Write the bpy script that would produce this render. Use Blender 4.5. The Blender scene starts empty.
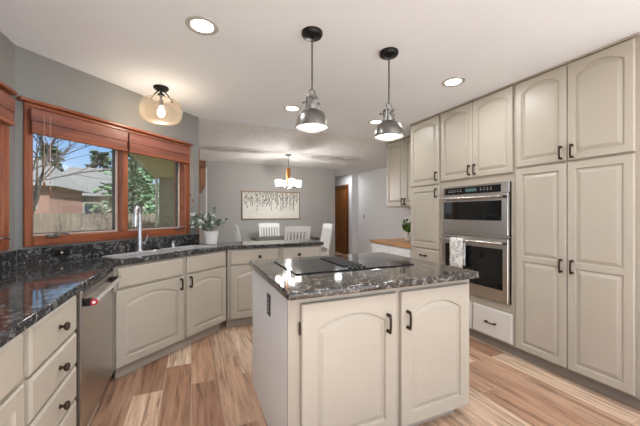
import bpy, bmesh, math, random
from mathutils import Vector, Matrix
R = math.radians
random.seed(7)
scene = bpy.context.scene
COL = scene.collection

# ------------------------------------------------------------------ camera, sky, sun, exposure
cam_d = bpy.data.cameras.new('camera'); cam = bpy.data.objects.new('camera', cam_d); COL.objects.link(cam)
cam_d.sensor_width = 36.0; cam_d.lens = 36.0 * 300 / 640; cam_d.clip_start = 0.02; cam_d.clip_end = 500
cam.location = (0, 0, 1.27); cam.rotation_euler = (R(90), 0, R(-23.2))
scene.camera = cam
scene.view_settings.view_transform = 'Standard'; scene.view_settings.look = 'None'
scene.view_settings.gamma = 1.0; scene.view_settings.use_curve_mapping = False
scene.view_settings.exposure = 0.17

world = bpy.data.worlds.new('sky'); scene.world = world; world.use_nodes = True
wn = world.node_tree.nodes; wl = world.node_tree.links; wn.clear()
w_out = wn.new('ShaderNodeOutputWorld'); w_bg = wn.new('ShaderNodeBackground'); w_tc = wn.new('ShaderNodeTexCoord')
w_map = wn.new('ShaderNodeMapping'); w_map.inputs['Scale'].default_value = (1.0, 1.0, 2.6)
w_noise = wn.new('ShaderNodeTexNoise'); w_noise.inputs['Scale'].default_value = 3.2; w_noise.inputs['Detail'].default_value = 6
w_ramp = wn.new('ShaderNodeValToRGB'); w_ramp.color_ramp.elements[0].position = 0.46; w_ramp.color_ramp.elements[1].position = 0.60
w_sep = wn.new('ShaderNodeSeparateXYZ'); w_sky = wn.new('ShaderNodeValToRGB')
e = w_sky.color_ramp.elements
e[0].position = 0.0; e[0].color = (0.44, 0.58, 0.74, 1); e[1].position = 0.30; e[1].color = (0.15, 0.34, 0.68, 1); q_ = e.new(0.62); q_.color = (1.0, 1.0, 1.0, 1)
w_mix = wn.new('ShaderNodeMixRGB'); w_mix.inputs['Color2'].default_value = (0.92, 0.94, 0.97, 1)
wl.new(w_tc.outputs['Generated'], w_map.inputs['Vector']); wl.new(w_map.outputs['Vector'], w_noise.inputs['Vector'])
wl.new(w_noise.outputs['Fac'], w_ramp.inputs['Fac']); wl.new(w_tc.outputs['Generated'], w_sep.inputs['Vector'])
wl.new(w_sep.outputs['Z'], w_sky.inputs['Fac']); wl.new(w_sky.outputs['Color'], w_mix.inputs['Color1'])
wl.new(w_ramp.outputs['Color'], w_mix.inputs['Fac']); wl.new(w_mix.outputs['Color'], w_bg.inputs['Color'])
wl.new(w_bg.outputs['Background'], w_out.inputs['Surface'])
w_bg.inputs['Strength'].default_value = 2.1

sun_d = bpy.data.lights.new('sun', 'SUN'); sun = bpy.data.objects.new('sun', sun_d); COL.objects.link(sun)
sun_d.energy = 14.0; sun_d.angle = R(3); sun_d.color = (0.97, 1.0, 1.04)
sun.rotation_euler = Vector((-0.45, 0.60, -0.70)).to_track_quat('-Z', 'Y').to_euler()
DOWNLIGHT_W = 6.0        # each recessed ceiling lamp, and each fill lamp added out of view
PENDANT_W = 2.5
BULB_W = 5.0
CHANDELIER_W = 30.0

# ------------------------------------------------------------------ materials
def s2l(c):
    return tuple(((v / 255) / 12.92 if v / 255 <= 0.04045 else ((v / 255 + 0.055) / 1.055) ** 2.4) for v in c)
class NT:
    def __init__(self, name):
        self.m = bpy.data.materials.new(name); self.m.use_nodes = True
        self.n = self.m.node_tree.nodes; self.l = self.m.node_tree.links
        self.b = self.n['Principled BSDF']
    def add(self, t, **kw):
        x = self.n.new('ShaderNode' + t)
        for k, v in kw.items():
            x.inputs[k.replace('_', ' ')].default_value = v
        return x
    def link(self, a, b): self.l.new(a, b)
    def coord(self, scale=(1, 1, 1), rot=(0, 0, 0), kind='Object'):
        tc = self.add('TexCoord'); mp = self.add('Mapping'); mp.inputs['Scale'].default_value = scale
        mp.inputs['Rotation'].default_value = rot
        self.link(tc.outputs[kind], mp.inputs['Vector']); return mp.outputs['Vector']
    def ramp(self, fac, stops, const=False):
        r = self.add('ValToRGB'); el = r.color_ramp.elements
        while len(el) < len(stops): el.new(0.5)
        for q, (p, c) in zip(el, stops):
            q.position = p; q.color = (*c, 1)
        if const: r.color_ramp.interpolation = 'CONSTANT'
        self.link(fac, r.inputs['Fac']); return r.outputs['Color']
    def mix(self, fac, a, b, mode='MIX'):
        x = self.add('MixRGB'); x.blend_type = mode
        for s, v in ((0, fac), (1, a), (2, b)):
            if hasattr(v, 'is_output'): self.link(v, x.inputs[s])
            elif s == 0: x.inputs[0].default_value = v
            else: x.inputs[s].default_value = (*v, 1)
        return x.outputs['Color']
    def bump(self, h, strength=0.2, dist=0.01):
        b = self.add('Bump'); b.inputs['Strength'].default_value = strength; b.inputs['Distance'].default_value = dist
        self.link(h, b.inputs['Height']); self.link(b.outputs['Normal'], self.b.inputs['Normal'])

def plain(name, rgb, rough=0.5, metal=0.0, spec=0.5, var=0.06, scale=9.0, bump=0.0):
    t = NT(name); c = s2l(rgb)
    nz = t.add('TexNoise', Scale=scale, Detail=4.0); t.link(t.coord(), nz.inputs['Vector'])
    col = t.ramp(nz.outputs['Fac'], [(0.3, tuple(v * (1 - var) for v in c)), (0.7, tuple(min(1, v * (1 + var)) for v in c))])
    t.link(col, t.b.inputs['Base Color'])
    t.b.inputs['Roughness'].default_value = rough; t.b.inputs['Metallic'].default_value = metal
    t.b.inputs['Specular IOR Level'].default_value = spec
    if bump: t.bump(nz.outputs['Fac'], bump)
    return t.m
def emit(name, rgb, strength):
    t = NT(name); t.b.inputs['Base Color'].default_value = (*s2l(rgb), 1)
    nz = t.add('TexNoise', Scale=3.0); t.link(t.coord(), nz.inputs['Vector'])
    t.b.inputs['Emission Color'].default_value = (*s2l(rgb), 1); t.b.inputs['Emission Strength'].default_value = strength
    return t.m
def clear_glass(name, tint=(255, 255, 255), refl=0.07, rough=0.0):
    t = NT(name); t.n.remove(t.b); out = t.n['Material Output']
    tr = t.add('BsdfTransparent'); tr.inputs['Color'].default_value = (*s2l(tint), 1)
    gl = t.add('BsdfGlossy'); gl.inputs['Roughness'].default_value = rough
    lw = t.add('LayerWeight', Blend=0.25); mm = t.add('Math'); mm.operation = 'MULTIPLY_ADD'
    mm.inputs[1].default_value = 0.5; mm.inputs[2].default_value = refl
    mx = t.add('MixShader'); t.link(lw.outputs['Fresnel'], mm.inputs[0]); t.link(mm.outputs[0], mx.inputs[0])
    t.link(tr.outputs[0], mx.inputs[1]); t.link(gl.outputs[0], mx.inputs[2]); t.link(mx.outputs[0], out.inputs['Surface'])
    return t.m

def wood(name, dark, mid, light, scale=6.0, axis=0, rough=0.4, stretch=0.08):
    t = NT(name); sc = [1.0, 1.0, 1.0]; sc[axis] = stretch
    v = t.coord(tuple(sc))
    nz = t.add('TexNoise', Scale=scale * 4, Detail=6.0, Roughness=0.6, Distortion=0.6); t.link(v, nz.inputs['Vector'])
    col = t.ramp(nz.outputs['Fac'], [(0.3, s2l(dark)), (0.5, s2l(mid)), (0.72, s2l(light))])
    t.link(col, t.b.inputs['Base Color']); t.b.inputs['Roughness'].default_value = rough
    t.bump(nz.outputs['Fac'], 0.08, 0.004)
    return t.m

M = {}
M['paint'] = plain('cabinet_paint', (178, 170, 156), 0.38, var=0.025, scale=3)
M['paint_frame'] = plain('cabinet_frame_paint', (170, 161, 147), 0.42, var=0.025, scale=3)
M['paint_lit'] = plain('lit_cabinet_paint', (208, 203, 195), 0.38, var=0.02, scale=3)  # cabinet paint lightened to carry the light falling on the oven drawers
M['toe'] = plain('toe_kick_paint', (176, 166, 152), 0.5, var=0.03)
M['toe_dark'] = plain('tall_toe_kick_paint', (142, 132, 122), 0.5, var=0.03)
M['white_panel'] = plain('white_panel_paint', (234, 235, 236), 0.4, var=0.02, scale=3)
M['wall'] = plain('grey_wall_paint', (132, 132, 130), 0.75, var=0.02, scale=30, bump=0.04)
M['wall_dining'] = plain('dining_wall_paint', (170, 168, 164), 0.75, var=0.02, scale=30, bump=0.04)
M['wall_pale'] = plain('pale_wall_paint', (234, 234, 235), 0.75, var=0.02, scale=30, bump=0.04)
M['ceiling'] = plain('smooth_ceiling_paint', (233, 238, 243), 0.8, var=0.015, scale=2, bump=0.03)
def ceiling_tex():
    t = NT('textured_ceiling'); v = t.coord()
    nz = t.add('TexNoise', Scale=38.0, Detail=5.0); t.link(v, nz.inputs['Vector'])
    t.link(t.ramp(nz.outputs['Fac'], [(0.35, s2l((216, 215, 213))), (0.65, s2l((236, 235, 233)))]), t.b.inputs['Base Color'])
    t.b.inputs['Roughness'].default_value = 0.9; t.bump(nz.outputs['Fac'], 0.5, 0.02); return t.m
M['ceiling_textured'] = ceiling_tex()
M['baseboard'] = plain('white_trim_paint', (222, 220, 216), 0.45, var=0.02)
M['redwood'] = wood('stained_cherry_trim', (104, 54, 32), (142, 78, 48), (166, 100, 66), 7, 0, 0.35)
M['redwood_v'] = wood('stained_cherry_trim_upright', (104, 54, 32), (142, 78, 48), (166, 100, 66), 7, 2, 0.35)
M['blind'] = wood('stained_blind_wood', (96, 52, 40), (124, 70, 54), (144, 88, 70), 7, 0, 0.4)
M['oak'] = wood('honey_oak', (112, 66, 26), (156, 98, 44), (186, 126, 64), 6, 2, 0.4)
M['oak_dark'] = wood('oak_casing', (84, 48, 20), (118, 70, 32), (146, 92, 46), 6, 2, 0.4)
M['sash'] = plain('sash_metal_clad', (196, 180, 170), 0.4)
M['sash_dark'] = plain('sash_gasket', (70, 62, 58), 0.5)
M['glass'] = clear_glass('window_glass', (226, 229, 230))
M['bronze'] = plain('oil_rubbed_bronze', (58, 44, 36), 0.38, 0.6)
M['black'] = plain('black_plastic', (24, 24, 25), 0.4)
M['black_metal'] = plain('black_metal', (38, 37, 37), 0.4, 0.6)
M['chrome'] = plain('polished_chrome', (206, 208, 210), 0.22, 0.75, var=0.02)
M['nickel'] = plain('brushed_nickel', (128, 126, 123), 0.32, 1.0, var=0.04)
def steel(name, axis, rgb=(206, 202, 197), rough=0.27):
    t = NT(name); sc = [60.0, 60.0, 60.0]; sc[axis] = 1.0
    nz = t.add('TexNoise', Scale=4.0, Detail=3.0); t.link(t.coord(tuple(sc)), nz.inputs['Vector'])
    c = s2l(rgb)
    t.link(t.ramp(nz.outputs['Fac'], [(0.3, tuple(v * .9 for v in c)), (0.7, c)]), t.b.inputs['Base Color'])
    t.b.inputs['Metallic'].default_value = 1.0; t.b.inputs['Roughness'].default_value = rough
    t.bump(nz.outputs['Fac'], 0.03, 0.002); return t.m
M['steel'] = steel('brushed_steel', 0)
M['handle_steel'] = plain('satin_handle_steel', (220, 218, 214), 0.36, 0.85, var=0.02)
M['steel_dw'] = steel('brushed_steel_dishwasher', 0, (190, 186, 182), 0.24)
M['steel_sink'] = plain('satin_sink_steel', (208, 208, 208), 0.28, 0.6, var=0.02)
M['black_glass'] = plain('black_glass', (14, 14, 15), 0.04, spec=0.6, var=0.0)
M['cook_glass'] = plain('cooktop_glass', (22, 21, 21), 0.08, spec=0.55, var=0.0)
M['display'] = emit('display_teal', (62, 92, 94), 0.2)
M['mark'] = plain('grey_panel_print', (150, 150, 150), 0.5)
M['burner'] = plain('burner_ring_print', (58, 57, 57), 0.2)
M['red'] = plain('red_enamel', (176, 20, 40), 0.3)
M['white'] = plain('white_gloss', (236, 235, 232), 0.3, var=0.01)
M['chair'] = plain('white_chair_paint', (228, 227, 224), 0.4, var=0.02)
M['table'] = wood('dark_table_stain', (34, 32, 32), (48, 46, 45), (64, 61, 60), 6, 0, 0.5)
M['ceramic'] = plain('white_ceramic', (230, 229, 226), 0.35, var=0.02)
M['trim_grey'] = plain('lamp_trim', (190, 188, 184), 0.5, var=0.02)
M['soil'] = plain('potting_soil', (60, 48, 38), 0.9, var=0.3, scale=60)
M['leaf_grey'] = plain('eucalyptus_leaf', (112, 126, 108), 0.6, var=0.35, scale=14)
M['leaf_pale'] = plain('eucalyptus_leaf_pale', (184, 190, 180), 0.6, var=0.2, scale=14)
M['leaf_green'] = plain('bright_leaf', (86, 118, 44), 0.5, var=0.4, scale=20)
M['stem'] = plain('twig_stem', (98, 86, 66), 0.7)
M['amber'] = clear_glass('amber_glass', (255, 240, 218), 0.05, 0.02)
M['shade_glass'] = emit('opal_glass', (255, 248, 238), 0.5)
def translucent(m, f, c=(.9, .9, .88, 1)):
    n, l = m.node_tree.nodes, m.node_tree.links; t = n.new('ShaderNodeBsdfTranslucent'); t.inputs['Color'].default_value = c
    x = n.new('ShaderNodeMixShader'); x.inputs[0].default_value = f; out = n['Material Output']; src = out.inputs['Surface'].links[0].from_socket
    l.new(src, x.inputs[1]); l.new(t.outputs[0], x.inputs[2]); l.new(x.outputs[0], out.inputs['Surface'])
translucent(M['shade_glass'], 0.65)
translucent(M['amber'], 0.075, (1, .86, .70, 1))
M['bulb'] = emit('warm_bulb', (255, 226, 186), 9.0)
M['bulb_white'] = emit('lamp_diffuser', (255, 248, 238), 7.0)
M['inner_white'] = plain('white_reflector', (232, 230, 226), 0.4)
M['cord_tan'] = plain('tan_cord', (186, 160, 138), 0.7)
M['cord'] = plain('grey_cord', (62, 60, 58), 0.6)

def granite(name, darks, mids, lights, rough=0.07):
    t = NT(name); v = t.coord()
    n1 = t.add('TexNoise', Scale=32.0, Detail=4.0, Roughness=0.72); t.link(v, n1.inputs['Vector'])
    vo = t.add('TexVoronoi', Scale=46.0); t.link(v, vo.inputs['Vector'])
    n2 = t.add('TexNoise', Scale=9.0, Detail=3.0); t.link(v, n2.inputs['Vector'])
    a = t.ramp(n1.outputs['Fac'], [(0.33, s2l(darks)), (0.42, s2l(mids)), (0.48, s2l(darks)), (0.55, s2l(mids)), (0.60, s2l(lights)), (0.66, s2l(darks)), (0.75, s2l(mids))])
    sp = t.ramp(vo.outputs['Distance'], [(0.22, (1, 1, 1)), (0.42, (0, 0, 0))])
    cellmask = t.ramp(vo.outputs['Color'], [(0.76, (0, 0, 0)), (0.80, (1, 1, 1))])
    sp = t.mix(1.0, sp, cellmask, 'MULTIPLY')
    a = t.mix(sp, a, s2l(lights))
    a = t.mix(t.ramp(n2.outputs['Fac'], [(0.35, (0.35, 0.35, 0.35)), (0.6, (0, 0, 0))]), a, s2l(darks))
    t.link(a, t.b.inputs['Base Color']); t.b.inputs['Roughness'].default_value = rough
    t.b.inputs['Specular IOR Level'].default_value = 0.6
    return t.m
M['granite'] = granite('black_speckled_granite', (20, 20, 21), (66, 66, 67), (132, 131, 129), 0.07)
M['granite_island'] = granite('brown_black_granite', (22, 20, 18), (72, 65, 59), (156, 147, 136), 0.06)

def floor_mat():
    t = NT('wood_look_plank_tile'); tc = t.add('TexCoord'); sep = t.add('SeparateXYZ'); cb = t.add('CombineXYZ')
    t.link(tc.outputs['Object'], sep.inputs[0]); t.link(sep.outputs['Y'], cb.inputs['X']); t.link(sep.outputs['X'], cb.inputs['Y'])
    br = t.add('TexBrick'); br.offset = 0.37; br.offset_frequency = 2
    for k, v in dict(Scale=1.0, Mortar_Size=0.0022, Brick_Width=0.92, Row_Height=0.187, Bias=0.0).items():
        br.inputs[k.replace('_', ' ')].default_value = v
    br.inputs['Color1'].default_value = (0, 0, 0, 1); br.inputs['Color2'].default_value = (1, 1, 1, 1); br.inputs['Mortar'].default_value = (0.5, 0.5, 0.5, 1)
    t.link(cb.outputs[0], br.inputs['Vector'])
    # per-plank random offset of the grain so that planks differ
    mp = t.add('Mapping'); mp.inputs['Scale'].default_value = (1.0, 15.0, 1.0); t.link(cb.outputs[0], mp.inputs['Vector'])
    off = t.add('VectorMath'); off.operation = 'MULTIPLY_ADD'; off.inputs[1].default_value = (37.0, 23.0, 11.0)
    t.link(br.outputs['Color'], off.inputs[0]); t.link(mp.outputs[0], off.inputs[2])
    g = t.add('TexNoise', Scale=2.2, Detail=7.0, Roughness=0.62, Distortion=0.5); t.link(off.outputs[0], g.inputs['Vector'])
    tone = t.ramp(br.outputs['Color'], [(0.0, s2l((156, 116, 92))), (0.25, s2l((196, 158, 130))), (0.5, s2l((236, 212, 186))), (0.72, s2l((168, 128, 102))), (1.0, s2l((222, 190, 162)))])
    gr = t.ramp(g.outputs['Fac'], [(0.34, (0.42, 0.38, 0.36)), (0.47, (0.80, 0.78, 0.77)), (0.58, (1.0, 1.0, 1.0)), (0.72, (1.18, 1.16, 1.14))])
    c = t.mix(1.0, tone, gr, 'MULTIPLY')
    c = t.mix(br.outputs['Fac'], c, s2l((176, 158, 138)))
    t.link(c, t.b.inputs['Base Color']); t.b.inputs['Roughness'].default_value = 0.36
    t.bump(g.outputs['Fac'], 0.06, 0.004)
    return t.m
M['floor'] = floor_mat()
def butcher():
    t = NT('butcher_block_maple'); tc = t.add('TexCoord'); sep = t.add('SeparateXYZ'); cb = t.add('CombineXYZ')
    t.link(tc.outputs['Object'], sep.inputs[0]); t.link(sep.outputs['Y'], cb.inputs['X']); t.link(sep.outputs['X'], cb.inputs['Y'])
    br = t.add('TexBrick'); br.inputs['Scale'].default_value = 1; br.inputs['Brick Width'].default_value = 0.4; br.inputs['Row Height'].default_value = 0.04
    br.inputs['Mortar Size'].default_value = 0.0006
    br.inputs['Color1'].default_value = (*s2l((168, 116, 72)), 1); br.inputs['Color2'].default_value = (*s2l((196, 148, 102)), 1); br.inputs['Mortar'].default_value = (*s2l((140, 90, 50)), 1)
    t.link(cb.outputs[0], br.inputs['Vector']); t.link(br.outputs['Color'], t.b.inputs['Base Color']); t.b.inputs['Roughness'].default_value = 0.4
    return t.m
M['butcher'] = butcher()
def towel_mat():
    t = NT('leaf_print_towel'); v = t.coord((1, 1, 0.6), (0.5, 0.4, 0.5))
    n = t.add('TexNoise', Scale=26.0, Detail=2.0, Distortion=1.2); t.link(v, n.inputs['Vector'])
    t.link(t.ramp(n.outputs['Fac'], [(0.50, s2l((226, 224, 218))), (0.56, s2l((150, 152, 148))), (0.66, s2l((206, 204, 198)))]), t.b.inputs['Base Color'])
    t.b.inputs['Roughness'].default_value = 0.9; return t.m
M['towel'] = towel_mat()
# outdoors
M['fence'] = wood('weathered_fence', (84, 72, 60), (110, 97, 82), (128, 114, 98), 3, 2, 0.8)
M['concrete'] = plain('bounce_concrete', (226, 222, 216), 0.9, var=0.03)
M['lawn'] = plain('dry_lawn', (128, 124, 84), 0.95, var=0.3, scale=4)
M['siding'] = plain('tan_siding', (178, 170, 150), 0.8, var=0.03)
M['soffit_and_sun_block'] = plain('soffit_paint', (205, 194, 166), 0.8, var=0.03)
M['fascia'] = plain('fascia_paint', (206, 198, 184), 0.6, var=0.03)
M['roof'] = plain('grey_shingles', (104, 101, 99), 0.9, var=0.25, scale=12)
M['house_wall'] = plain('rosy_siding', (130, 98, 84), 0.85, var=0.08)
M['house_wall_pale'] = plain('pale_siding', (160, 152, 142), 0.85, var=0.05)
M['house_pane'] = plain('dark_house_window', (52, 60, 66), 0.2)
M['bark'] = plain('grey_bark', (70, 58, 52), 0.9, var=0.2)
M['twig'] = plain('pale_twigs', (120, 104, 90), 0.9, var=0.2)
M['needle'] = plain('evergreen_needles', (66, 84, 64), 0.8, var=0.35, scale=3)
M['needle_light'] = plain('light_evergreen_needles', (98, 122, 88), 0.8, var=0.35, scale=6)

# ------------------------------------------------------------------ mesh helpers
class MB:
    def __init__(self): self.v = []; self.f = []; self.mi = []; self.k = 0
    def add(self, vs, fs):
        o = len(self.v); self.v += [tuple(p) for p in vs]
        for f in fs: self.f.append(tuple(i + o for i in f)); self.mi.append(self.k)
        return self
    def box(self, x0, x1, y0, y1, z0, z1, bev=0.0):
        if x0 > x1: x0, x1 = x1, x0
        if y0 > y1: y0, y1 = y1, y0
        if z0 > z1: z0, z1 = z1, z0
        b = min(bev, (x1 - x0) * .45, (y1 - y0) * .45, (z1 - z0) * .45)
        if b <= 0:
            return self.add([(x0, y0, z0), (x1, y0, z0), (x1, y1, z0), (x0, y1, z0), (x0, y0, z1), (x1, y0, z1), (x1, y1, z1), (x0, y1, z1)],
                            [(0, 3, 2, 1), (4, 5, 6, 7), (0, 1, 5, 4), (1, 2, 6, 5), (2, 3, 7, 6), (3, 0, 4, 7)])
        def ring(i, z): return [(x0 + i, y0, z), (x1 - i, y0, z), (x1, y0 + i, z), (x1, y1 - i, z), (x1 - i, y1, z), (x0 + i, y1, z), (x0, y1 - i, z), (x0, y0 + i, z)]
        def ring2(z): return [(x0 + b, y0 + b, z)] * 0 + [(x0 + b, y0 + b * .6, z), (x1 - b, y0 + b * .6, z), (x1 - b * .6, y0 + b, z), (x1 - b * .6, y1 - b, z), (x1 - b, y1 - b * .6, z), (x0 + b, y1 - b * .6, z), (x0 + b * .6, y1 - b, z), (x0 + b * .6, y0 + b, z)]
        return self.loops([ring2(z0), ring(b, z0 + b * .6), ring(b, z1 - b * .6), ring2(z1)], True, True)
    def loops(self, ls, cap0=False, cap1=False):
        n = len(ls[0]); vs = [p for l in ls for p in l]; fs = []
        for j in range(len(ls) - 1):
            for i in range(n):
                a, b = j * n + i, j * n + (i + 1) % n
                fs.append((a, b, b + n, a + n))
        if cap0: fs.append(tuple(reversed(range(n))))
        if cap1: fs.append(tuple((len(ls) - 1) * n + i for i in range(n)))
        return self.add(vs, fs)
    def prism(self, poly, z0, z1):
        return self.loops([[(x, y, z0) for x, y in poly], [(x, y, z1) for x, y in poly]], True, True)
    def lathe(self, prof, c=(0, 0, 0), n=24, axis='z', cap0=True, cap1=True):
        ls = []
        for r, h in prof:
            l = []
            for i in range(n):
                a = 2 * math.pi * i / n; p, q = r * math.cos(a), r * math.sin(a)
                l.append((c[0] + p, c[1] + q, c[2] + h) if axis == 'z' else ((c[0] + p, c[1] - h, c[2] + q) if axis == '-y' else (c[0] + h, c[1] + p, c[2] + q)))
            ls.append(l)
        return self.loops(ls, cap0, cap1)
    def tube(self, pts, r, n=8, r1=None):
        pts = [Vector(p) for p in pts]; ls = []; up = None
        for i, p in enumerate(pts):
            t = (pts[min(i + 1, len(pts) - 1)] - pts[max(i - 1, 0)])
            if t.length < 1e-9: t = Vector((0, 0, 1))
            t.normalize()
            if up is None:
                up = t.orthogonal().normalized()
            else:
                up = (up - t * up.dot(t))
                up = up.normalized() if up.length > 1e-6 else t.orthogonal().normalized()
            sd = t.cross(up); rr = r if r1 is None else r + (r1 - r) * i / (len(pts) - 1)
            ls.append([tuple(p + (up * math.cos(2 * math.pi * k / n) + sd * math.sin(2 * math.pi * k / n)) * rr) for k in range(n)])
        return self.loops(ls, True, True)
    def quad(self, a, b, c, d): return self.add([a, b, c, d], [(0, 1, 2, 3)])
    def ball(self, c, rx, ry, rz, n=10, m=6):
        prof = [(math.sin(math.pi * j / m), -math.cos(math.pi * j / m)) for j in range(m + 1)]
        ls = [[(c[0] + max(r, .02) * rx * math.cos(2 * math.pi * i / n), c[1] + max(r, .02) * ry * math.sin(2 * math.pi * i / n), c[2] + h * rz) for i in range(n)] for r, h in prof]
        return self.loops(ls, True, True)
    def build(self, name, mat, parent=None, smooth=False, loc=None, rz=None, sharp=35):
        me = bpy.data.meshes.new(name); me.from_pydata(self.v, [], self.f)
        mats = mat if isinstance(mat, (list, tuple)) else [mat]
        for m in mats: me.materials.append(m)
        if len(mats) > 1: me.polygons.foreach_set('material_index', self.mi)
        bm = bmesh.new(); bm.from_mesh(me); bmesh.ops.recalc_face_normals(bm, faces=bm.faces); bm.to_mesh(me); bm.free()
        me.update()
        if smooth:
            me.polygons.foreach_set('use_smooth', [True] * len(me.polygons))
            try: me.set_sharp_from_angle(angle=R(sharp))
            except Exception: pass
        o = bpy.data.objects.new(name, me); COL.objects.link(o)
        if parent is not None: o.parent = parent
        if loc: o.location = loc
        if rz is not None: o.rotation_euler = (0, 0, rz)
        return o

def tag(o, label=None, cat=None, group=None, kind=None):
    if label: o['label'] = label
    if cat: o['category'] = cat
    if group: o['group'] = group
    if kind: o['kind'] = kind
    return o
def thing(name, label, cat, loc=(0, 0, 0), rz=0.0, group=None):
    o = bpy.data.objects.new(name, None); COL.objects.link(o); o.location = loc; o.rotation_euler = (0, 0, rz)
    o.empty_display_size = 0.1
    return tag(o, label, cat, group)
def struct(o, label=None, cat=None): return tag(o, label, cat, None, 'structure')
def dup(o, parent=None, loc=None, rz=None, label=None):
    c = o.copy(); COL.objects.link(c)
    if parent is not None: c.parent = parent
    if loc is not None: c.location = loc
    if rz is not None: c.rotation_euler = (0, 0, rz)
    if label: c['label'] = label
    for ch in list(o.children): dup(ch, c)
    return c
def lamp(name, kind, watts, parent, loc, color=(0.98, 0.99, 1.0), size=0.1, rot=None):
    d = bpy.data.lights.new(name, kind); d.energy = watts; d.color = color
    if kind == 'AREA': d.shape = 'DISK'; d.size = size
    else: d.shadow_soft_size = size
    o = bpy.data.objects.new(name, d); COL.objects.link(o); o.location = loc
    if parent is not None: o.parent = parent
    if rot: o.rotation_euler = rot
    return o

# ------------------------------------------------------------------ room shell
CZ = 2.40
XL_WALL, XR_WALL, Y_STEP, Y_FAR = -1.09, 3.27, 3.83, 7.05
A = Vector((-1.09, 2.66)); B = Vector((0.08, 3.83))
WDIR = (B - A).normalized(); WANG = math.atan2(WDIR.y, WDIR.x); WLEN = (B - A).length

mb = MB(); mb.prism([(-1.25, -1.5), (4.6, -1.5), (4.6, 9.45), (0.0, 9.45), (0.0, 3.90), (-1.25, 2.75)], -0.12, 0.0)
struct(mb.build('floor', M['floor']), 'wood-look plank tile floor in light and dark brown')
mb = MB(); mb.prism([(-1.25, -1.5), (3.4, -1.5), (3.4, Y_STEP + .03), (0.0, Y_STEP + .03), (-1.25, 2.75)], CZ, CZ + .14)
struct(mb.build('ceiling', M['ceiling']), 'smooth pale kitchen ceiling with recessed lights')
mb = MB(); mb.prism([(-0.05, Y_STEP + .03), (4.6, Y_STEP + .03), (4.6, 9.45), (-0.05, 9.45)], CZ + .012, CZ + .14)
struct(mb.build('ceiling_dining', M['ceiling_textured']), 'textured ceiling over the dining area')

def wall_open(name, origin, ang, length, thick, holes, mat, label, h=CZ):
    """wall slab; local x along it, y outward; holes = (s0, s1, z0, z1)"""
    mb = MB(); xs = 0.0
    for (s0, s1, z0, z1) in sorted(holes):
        mb.box(xs, s0, 0, thick, 0, h)
        if z0 > 0: mb.box(s0, s1, 0, thick, 0, z0)
        mb.box(s0, s1, 0, thick, z1, h); xs = s1
    mb.box(xs, length, 0, thick, 0, h)
    return struct(mb.build(name, mat, loc=(*origin, 0), rz=ang), label)

WZ0, WZ1 = 1.09, 1.985
L_WIN = (0.9, 2.485)                      # left window, along Y
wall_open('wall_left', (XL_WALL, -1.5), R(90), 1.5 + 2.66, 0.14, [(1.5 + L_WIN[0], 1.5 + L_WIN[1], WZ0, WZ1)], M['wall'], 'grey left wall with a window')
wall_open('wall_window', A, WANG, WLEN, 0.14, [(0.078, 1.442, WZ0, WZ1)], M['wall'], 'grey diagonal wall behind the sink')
mb = MB(); mb.box(XR_WALL, XR_WALL + .12, 0.9, 4.08, 0, CZ); struct(mb.build('wall_right', M['wall_pale']), 'pale wall behind the desk counter')
mb = MB(); mb.box(2.62, XR_WALL + .12, -1.5, 0.9, 0, CZ); struct(mb.build('wall_right_near', M['wall_pale']), 'pale wall beside the pantry')
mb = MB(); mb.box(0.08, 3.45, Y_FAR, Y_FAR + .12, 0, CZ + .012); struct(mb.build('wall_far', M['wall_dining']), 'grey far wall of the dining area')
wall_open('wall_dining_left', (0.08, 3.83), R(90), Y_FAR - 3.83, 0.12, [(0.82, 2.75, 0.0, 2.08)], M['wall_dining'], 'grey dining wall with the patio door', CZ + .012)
mb = MB(); mb.box(4.45, 4.57, 4.08, 7.6, 0, CZ + .012); mb.box(XR_WALL + .12, 4.57, 4.0, 4.08, 0, CZ + .012)
struct(mb.build('wall_dining_right', M['wall_pale']), 'pale right wall of the dining area')
wall_open('wall_hall_right', (4.26, 9.3), R(-90), 1.7, 0.31, [(0.5, 1.42, 0, 2.04)], M['wall_pale'], 'hall wall around the wooden door', CZ + .012)
mb = MB(); mb.box(3.33, 3.45, Y_FAR + .12, 9.3, 0, CZ + .012); mb.box(3.33, 4.57, 9.3, 9.42, 0, CZ + .012)
struct(mb.build('wall_hall_end', M['wall_dining']), 'end wall of the hall')
mb = MB(); mb.box(.1, 3.45, Y_FAR - .015, Y_FAR - .001, 0.001, .1, .004); struct(mb.build('baseboard_far', M['baseboard']), 'white baseboard under the far wall')
mb = MB(); mb.box(4.435, 4.449, 4.1, 7.58, 0.001, .1, .004); struct(mb.build('baseboard_right', M['baseboard']), 'white baseboard of the dining right wall')

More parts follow.
